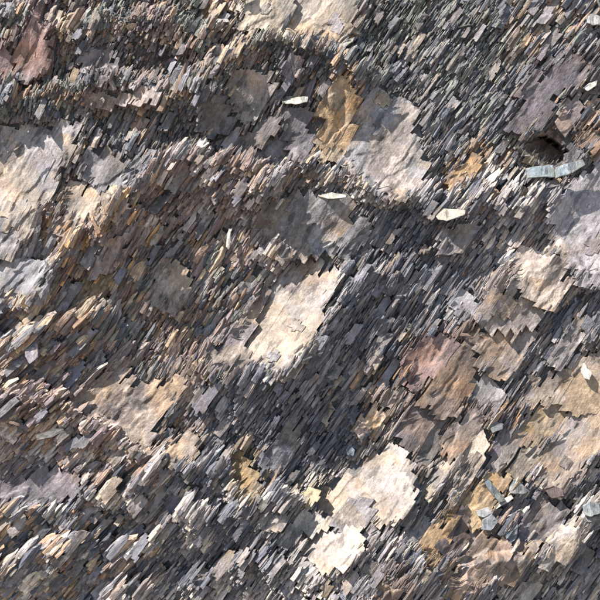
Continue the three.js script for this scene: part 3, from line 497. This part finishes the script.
for (let y = LO; y < HI; y += SY) for (let x = LO; x < HI; x += SX) {
  const px = x + rr(-0.7, 0.7) * SX, py = y + rr(-0.7, 0.7) * SY;
  const outer = px < -25 || px > 625 || py < -25 || py > 625;
  if (outer && rnd() < 0.45) continue;
  // along its edges a slab is itself breaking up into splinters, in clumps
  const under = slabAt(px, py), fray = under >= 0 && under < 9000 && nearSlab(px, py) < 0.8 && fbm(px / 11 + 3, py / 11 + 71, 3) > 0.54 && rnd() < 0.7;
  if (under >= 0 && !fray) continue;
  const b = bedAt(px, py), sz = b.size * (outer ? 1.3 : 1);
  const near = nearSlab(px, py), tight = step(0.3, 0.6, near);
  // neighbours broke off the same way: size, turn and tint change from clump to clump rather than from blade to blade
  const cl = fbm(px / 26 + 31, py / 26, 3) - 0.5, cr = fbm(px / 22, py / 22 + 77, 3) - 0.5, cz = fbm(px / 34 + 5, py / 34 + 60, 2);
  const big = (rnd() < 0.10 ? rr(1.2, 1.8) : rr(0.6, 1.05)) * (0.36 + 0.68 * cz) * (1 - 0.35 * tight) * (rnd() < 0.3 ? 0.65 : 1);
  const stub = clamp(b.stub + gauss() * 0.2);
  let L = (25 - 15 * stub) * rr(0.6, 1.35) * sz * big, W = (4.2 + 3.4 * stub) * rr(0.6, 1.4) * sz * big, T = (2.4 + 3.4 * stub) * rr(0.5, 1.4) * sz * big;
  let a = b.a + gauss() * (0.03 + 0.16 * stub) + cl * 0.2, lift = 0.02 + b.lift * 0.35 + cl * 0.55 + gauss() * (0.06 + 0.12 * stub), roll = b.roll * 0.6 + cr * 2.0 + gauss() * (0.22 + 0.4 * stub);
  if (rnd() < 0.012) { a += rr(-1.2, 1.2); lift += rr(-0.2, 0.3); }
  // tips reach only a little way over a slab
  const reach = rnd() * 9; let hit = -1;
  for (let q = 2; q <= L; q += 2) if (slabAt(px + Math.cos(a) * q, py - Math.sin(a) * q) >= 0) { hit = q; break; }
  L = Math.min(L, fray ? 15 : 29); W = Math.min(W, 8.5); T = Math.min(T, 6);
  if (hit >= 0 && !fray) { if (hit + reach < 6) continue; L = Math.min(L, hit + reach); }
  const h = Hbed(px, py, b.a) - 0.02 + (hit >= 0 ? 0.016 : -0.014 * tight) + rr(-0.022, 0.011);
  const hh = fray ? SLABS[under].hf(px, py) - 0.008 + rr(-0.004, 0.005) : h;
  const own = b.bed, c = own.pal[Math.floor((rnd() < 0.22 ? rnd() : clamp(fbm(px / 20 + 11, py / 20 + 90, 3) * 2 - 0.5, 0, 0.999)) * own.pal.length)];
  let cc = c;
  if (fray && rnd() < 0.8) cc = SLABS[under].stone;
  else if (near > 0.06 && rnd() < 0.6) for (let q = 0; q < 8; q++) { const n = slabAt(px + Math.cos(q * 0.785) * 8, py + Math.sin(q * 0.785) * 8); if (n >= 0 && n < 9000) { cc = SLABS[n].stone; break; } }
  own.list.push({ m: frame(P(px, py, hh), a, lift, roll, L * MPX, W * MPX, T * MPX), area: outer ? 0 : L * W, c: cc, v: Math.floor(rnd() * VAR.length), k: rr(0.86, 1.14) });
}
const SINGLE = 150;
for (const b of BEDS) {
  const base = P(b.x, b.y, H(b.x, b.y));
  const g = new THREE.Group(); g.name = numbered('slate_ledge'); g.position.copy(base); tag(g, b.label, 'rock ledge', 'splintered beds of the rock face'); scene.add(g);
  for (const pl of bedPlates) if (pl.bed === b) { const pg = slabGeometry(pl.poly, pl.a, pl.hf, pl.colf, 0.035, 0.6, 1.4, 3.6); pg.translate(-base.x, -base.y, -base.z); if (pg.index.count) mesh('slate_plate', pg, slabMat, g); }
  b.list.sort((p, q) => q.area - p.area);
  const back = new THREE.Matrix4().makeTranslation(-base.x, -base.y, -base.z);
  const rest = [];
  b.list.forEach((s, i) => {
    s.m.premultiply(back);
    if (i < SINGLE && s.area > 0) {
      const o = mesh('splinter', VAR[s.v], tintMat(s.c), g); s.m.decompose(o.position, o.quaternion, o.scale);
    } else rest.push(s);
  });
  let nv = 0; for (const s of rest) nv += VAR[s.v].attributes.position.count;
  const pos = new Float32Array(nv * 3), nor = new Float32Array(nv * 3), col = new Float32Array(nv * 3), uv = new Float32Array(nv * 2);
  let k = 0; const v = new THREE.Vector3(), nm = new THREE.Matrix3();
  for (const s of rest) {
    const G = VAR[s.v], gp = G.attributes.position, gn = G.attributes.normal, gc = G.attributes.color, gu = G.attributes.uv; nm.getNormalMatrix(s.m);
    for (let i = 0; i < gp.count; i++, k++) {
      v.fromBufferAttribute(gp, i).applyMatrix4(s.m); pos[k * 3] = v.x; pos[k * 3 + 1] = v.y; pos[k * 3 + 2] = v.z;
      v.fromBufferAttribute(gn, i).applyMatrix3(nm).normalize(); nor[k * 3] = v.x; nor[k * 3 + 1] = v.y; nor[k * 3 + 2] = v.z;
      const q = gc.getX(i) * s.k; col[k * 3] = s.c[0] * q; col[k * 3 + 1] = s.c[1] * q; col[k * 3 + 2] = s.c[2] * q;
      uv[k * 2] = gu.getX(i) + s.k * 7; uv[k * 2 + 1] = gu.getY(i);
    }
  }
  const mg = new THREE.BufferGeometry(); mg.setAttribute('position', new THREE.BufferAttribute(pos, 3)); mg.setAttribute('normal', new THREE.BufferAttribute(nor, 3)); mg.setAttribute('color', new THREE.BufferAttribute(col, 3)); mg.setAttribute('uv', new THREE.BufferAttribute(uv, 2));
  const mm = mesh('small_splinters', mg, splinterMat, g); mm.userData.kind = 'stuff';
}
console.log('splinters', BEDS.map((b) => b.list.length).join(' '), BEDS.reduce((s, b) => s + b.list.length, 0));

// ---------------------------------------------------------------- loose plates, shards and chips
// [name, category, colour, thickness, proud of the bed, faces left, faces up, label, points]
const LOOSE = [
  ['slate_plate', 'plate', [150, 146, 138], 0.010, 0.085, -0.15, 0.5, 'curved grey plate sticking out under the straw brown slab', [325, 50, 340, 44, 355, 35, 353, 41, 345, 48, 334, 52, 327, 52]],
  ['slate_plate', 'plate', [160, 158, 156], 0.008, 0.06, 0.3, 0.7, 'small white plate lying on the upright dull grey slab', [280, 97, 290, 95, 308, 98, 307, 104, 296, 106, 283, 103]],
  ['slate_plate', 'plate', [160, 156, 150], 0.008, 0.06, 0.3, 0.6, 'white triangular plate beside the small bright ochre slab', [428, 205, 440, 207, 464, 211, 463, 216, 446, 222, 438, 220]],
  ['slate_shard', 'shard', [128, 138, 144], 0.016, 0.10, 0.0, 0.3, 'pale blue green shard with a blunt end, set across the dark hollow', [525, 169, 540, 166, 553, 165, 554, 178, 542, 178, 527, 179]],
  ['slate_shard', 'shard', [128, 138, 143], 0.016, 0.10, 0.1, 0.3, 'tapering pale blue green shard ending on the large lilac grey slab', [555, 168, 570, 163, 582, 160, 584, 166, 571, 174, 555, 179]],
  ['slate_shard', 'shard', [124, 120, 126], 0.014, 0.10, 0.0, 0.3, 'grey shard under the pale blue green shards', [526, 188, 540, 182, 558, 180, 560, 186, 545, 189, 530, 194]],
  ['slate_shard', 'shard', [104, 88, 84], 0.016, 0.05, 0.0, 0.1, 'dark brown shard below the grey shard of the hollow', [540, 191, 558, 188, 560, 194, 545, 198]],
  ['slate_chip', 'chip', [158, 156, 156], 0.010, 0.06, 0.4, 0.5, 'white disc shaped chip above the rusty brown slab', [583, 88, 589, 83, 597, 81, 595, 87, 587, 92]],
  ['slate_chip', 'chip', [150, 148, 146], 0.016, 0.06, 0.1, 0.2, 'rounded grey stone on the brown grey needle bed', [586, 17, 593, 14, 601, 19, 602, 26, 592, 27, 586, 24]],
  ['slate_chip', 'chip', [160, 154, 146], 0.008, 0.06, 0.4, 0.4, 'white crescent chip on the long tan grey slab', [581, 370, 584, 361, 587, 368, 591, 373, 588, 380, 583, 378]],
  ['slate_chip', 'chip', [108, 116, 121], 0.010, 0.05, 0.1, 0.2, 'long bluish chip resting on the ochre slab', [483, 481, 489, 479, 496, 488, 505, 500, 498, 502, 490, 492]],
  ['slate_chip', 'chip', [140, 140, 138], 0.010, 0.055, 0.1, 0.2, 'flat grey diamond shaped chip beside the long bluish chip', [508, 488, 514, 479, 521, 483, 529, 491, 522, 494, 510, 493]],
  ['slate_chip', 'chip', [130, 130, 130], 0.008, 0.05, 0.3, 0.4, 'pale chip at the lower end of the ochre slab', [476, 511, 488, 507, 492, 513, 484, 517, 478, 516]],
  ['slate_chip', 'chip', [112, 115, 118], 0.010, 0.05, 0.0, 0.2, 'dark grey chip among the loose chips, next to the pale one', [482, 520, 492, 514, 498, 522, 490, 530, 481, 529]],
  ['slate_chip', 'chip', [112, 120, 126], 0.010, 0.05, 0.0, 0.25, 'blue grey chip at the head of the warm brown slab', [503, 531, 511, 522, 518, 521, 516, 537, 508, 544]],
  ['slate_chip', 'chip', [150, 144, 136], 0.006, 0.06, 0.4, 0.6, 'thin pale sliver pointing up from the loose chips', [493, 506, 511, 495, 513, 498, 496, 509]],
  ['slate_chip', 'chip', [116, 118, 118], 0.010, 0.05, 0.1, 0.2, 'grey chip lodged over the split fingers of the pale tan slab', [488, 423, 496, 421, 503, 424, 502, 429, 492, 433]],
  ['slate_chip', 'chip', [110, 94, 88], 0.010, 0.05, 0.0, 0.1, 'brown chip tucked under the large tan slab', [543, 489, 553, 486, 561, 488, 564, 496, 551, 498]],
  ['slate_chip', 'chip', [116, 120, 122], 0.012, 0.06, 0.1, 0.3, 'grey lump of slate above the black and white needle bed', [583, 506, 590, 501, 598, 504, 600, 512, 590, 516, 584, 514]],
  ['slate_chip', 'chip', [136, 136, 136], 0.006, 0.06, 0.2, 0.5, 'thin pale slip beneath the grey lump of slate', [585, 518, 600, 514, 601, 518, 588, 522]],
  ['slate_shard', 'shard', [160, 158, 152], 0.008, 0.09, 0.5, 0.2, 'slim white shard upright in the dark splinters under the golden crest', [226, 247, 227, 236, 229, 228, 231, 231, 231, 243, 229, 250]],
  ['slate_chip', 'chip', [134, 126, 132], 0.014, 0.07, 0.1, 0.2, 'lavender chip on the brown lumpy ledge', [25, 344, 31, 341, 38, 344, 39, 357, 31, 364, 26, 356]],
  ['slate_plate', 'plate', [150, 148, 144], 0.008, 0.07, 0.3, 0.7, 'white sliver of plate on the rubble beside the straw yellow slab', [209, 19, 218, 18, 229, 21, 230, 24, 216, 24]],
  ['slate_chip', 'chip', [122, 134, 148], 0.008, 0.06, 0.1, 0.3, 'light blue chip below the little peach slab', [346, 449, 350, 445, 355, 450, 353, 456, 348, 455]],
  ['slate_plate', 'plate', [150, 146, 140], 0.008, 0.07, 0.35, 0.6, 'white plate at the tan and grey crest', [318, 195, 332, 192, 346, 196, 345, 199, 328, 199]],
];
function looseGeometry(pts, cx, cy, tl, tu, th) {
  const q = []; for (let k = 0; k < pts.length; k += 2) q.push(pts[k], pts[k + 1]);
  const out = [], n = q.length / 2, w = [];
  const o = P(cx, cy, 0);
  for (let k = 0; k < n; k++) for (const f of [0, 0.34, 0.67]) {                       // a little broken unevenness along each side
    const m = (k + 1) % n, x = q[2 * k] + (q[2 * m] - q[2 * k]) * f + (f ? rr(-0.5, 0.5) : 0), y = q[2 * k + 1] + (q[2 * m + 1] - q[2 * k + 1]) * f + (f ? rr(-0.5, 0.5) : 0), p = P(x, y, 0).sub(o);
    w.push([p.dot(U), p.dot(V)]);
  }
  const shape = new THREE.Shape(w.map((p) => new THREE.Vector2(...p)));
  const g = new THREE.ExtrudeGeometry(shape, { depth: th, bevelEnabled: true, bevelThickness: 0.0022, bevelSize: 0.002, bevelOffset: -0.002, bevelSegments: 1, steps: 1 });
  const p = g.attributes.position, t = new THREE.Vector3();
  for (let k = 0; k < p.count; k++) {
    const u = p.getX(k), v = p.getY(k), z = p.getZ(k) + tl * u - tu * v + 0.006 * (fbm(u * 40 + cx, v * 40 + cy, 2) - 0.5);
    t.set(0, 0, 0).addScaledVector(U, u).addScaledVector(V, v).addScaledVector(N, z); p.setXYZ(k, t.x, t.y, t.z);
  }
  g.computeVertexNormals();
  const uvs = g.attributes.uv; for (let k = 0; k < uvs.count; k++) uvs.setXY(k, uvs.getX(k) * 1.2 + cx, uvs.getY(k) * 1.2 + cy);
  return g;
}
for (const [name, cat, c, th, proud, tl, tu, label, pts] of LOOSE) {
  let cx = 0, cy = 0; for (let k = 0; k < pts.length; k += 2) { cx += pts[k]; cy += pts[k + 1]; } cx /= pts.length / 2; cy /= pts.length / 2;
  const on = slabAt(cx, cy), h = on >= 0 && on < 9000 ? SLABS[on].hf(cx, cy) + 0.004 + Math.abs(tu) * 0.02 : HL(cx, cy) + proud * 0.6;
  const m = new THREE.MeshStandardMaterial({ color: new THREE.Color().setRGB(...rgbLin(c)), map: slabMap, bumpMap: slabBump, bumpScale: 0.006, roughness: 0.6 });
  const o = mesh(numbered(name), looseGeometry(pts, cx, cy, tl, tu, th), m, scene); o.position.copy(P(cx, cy, h));
  tag(o, label, cat, 'loose slate pieces');
}

// ---------------------------------------------------------------- draw
const renderer = new THREE.WebGLRenderer({ antialias: true });
renderer.setSize(1024, 1024);
renderer.shadowMap.enabled = true;
renderer.toneMapping = THREE.LinearToneMapping;
renderer.toneMappingExposure = EXPOSURE;
renderer.render(scene, camera);
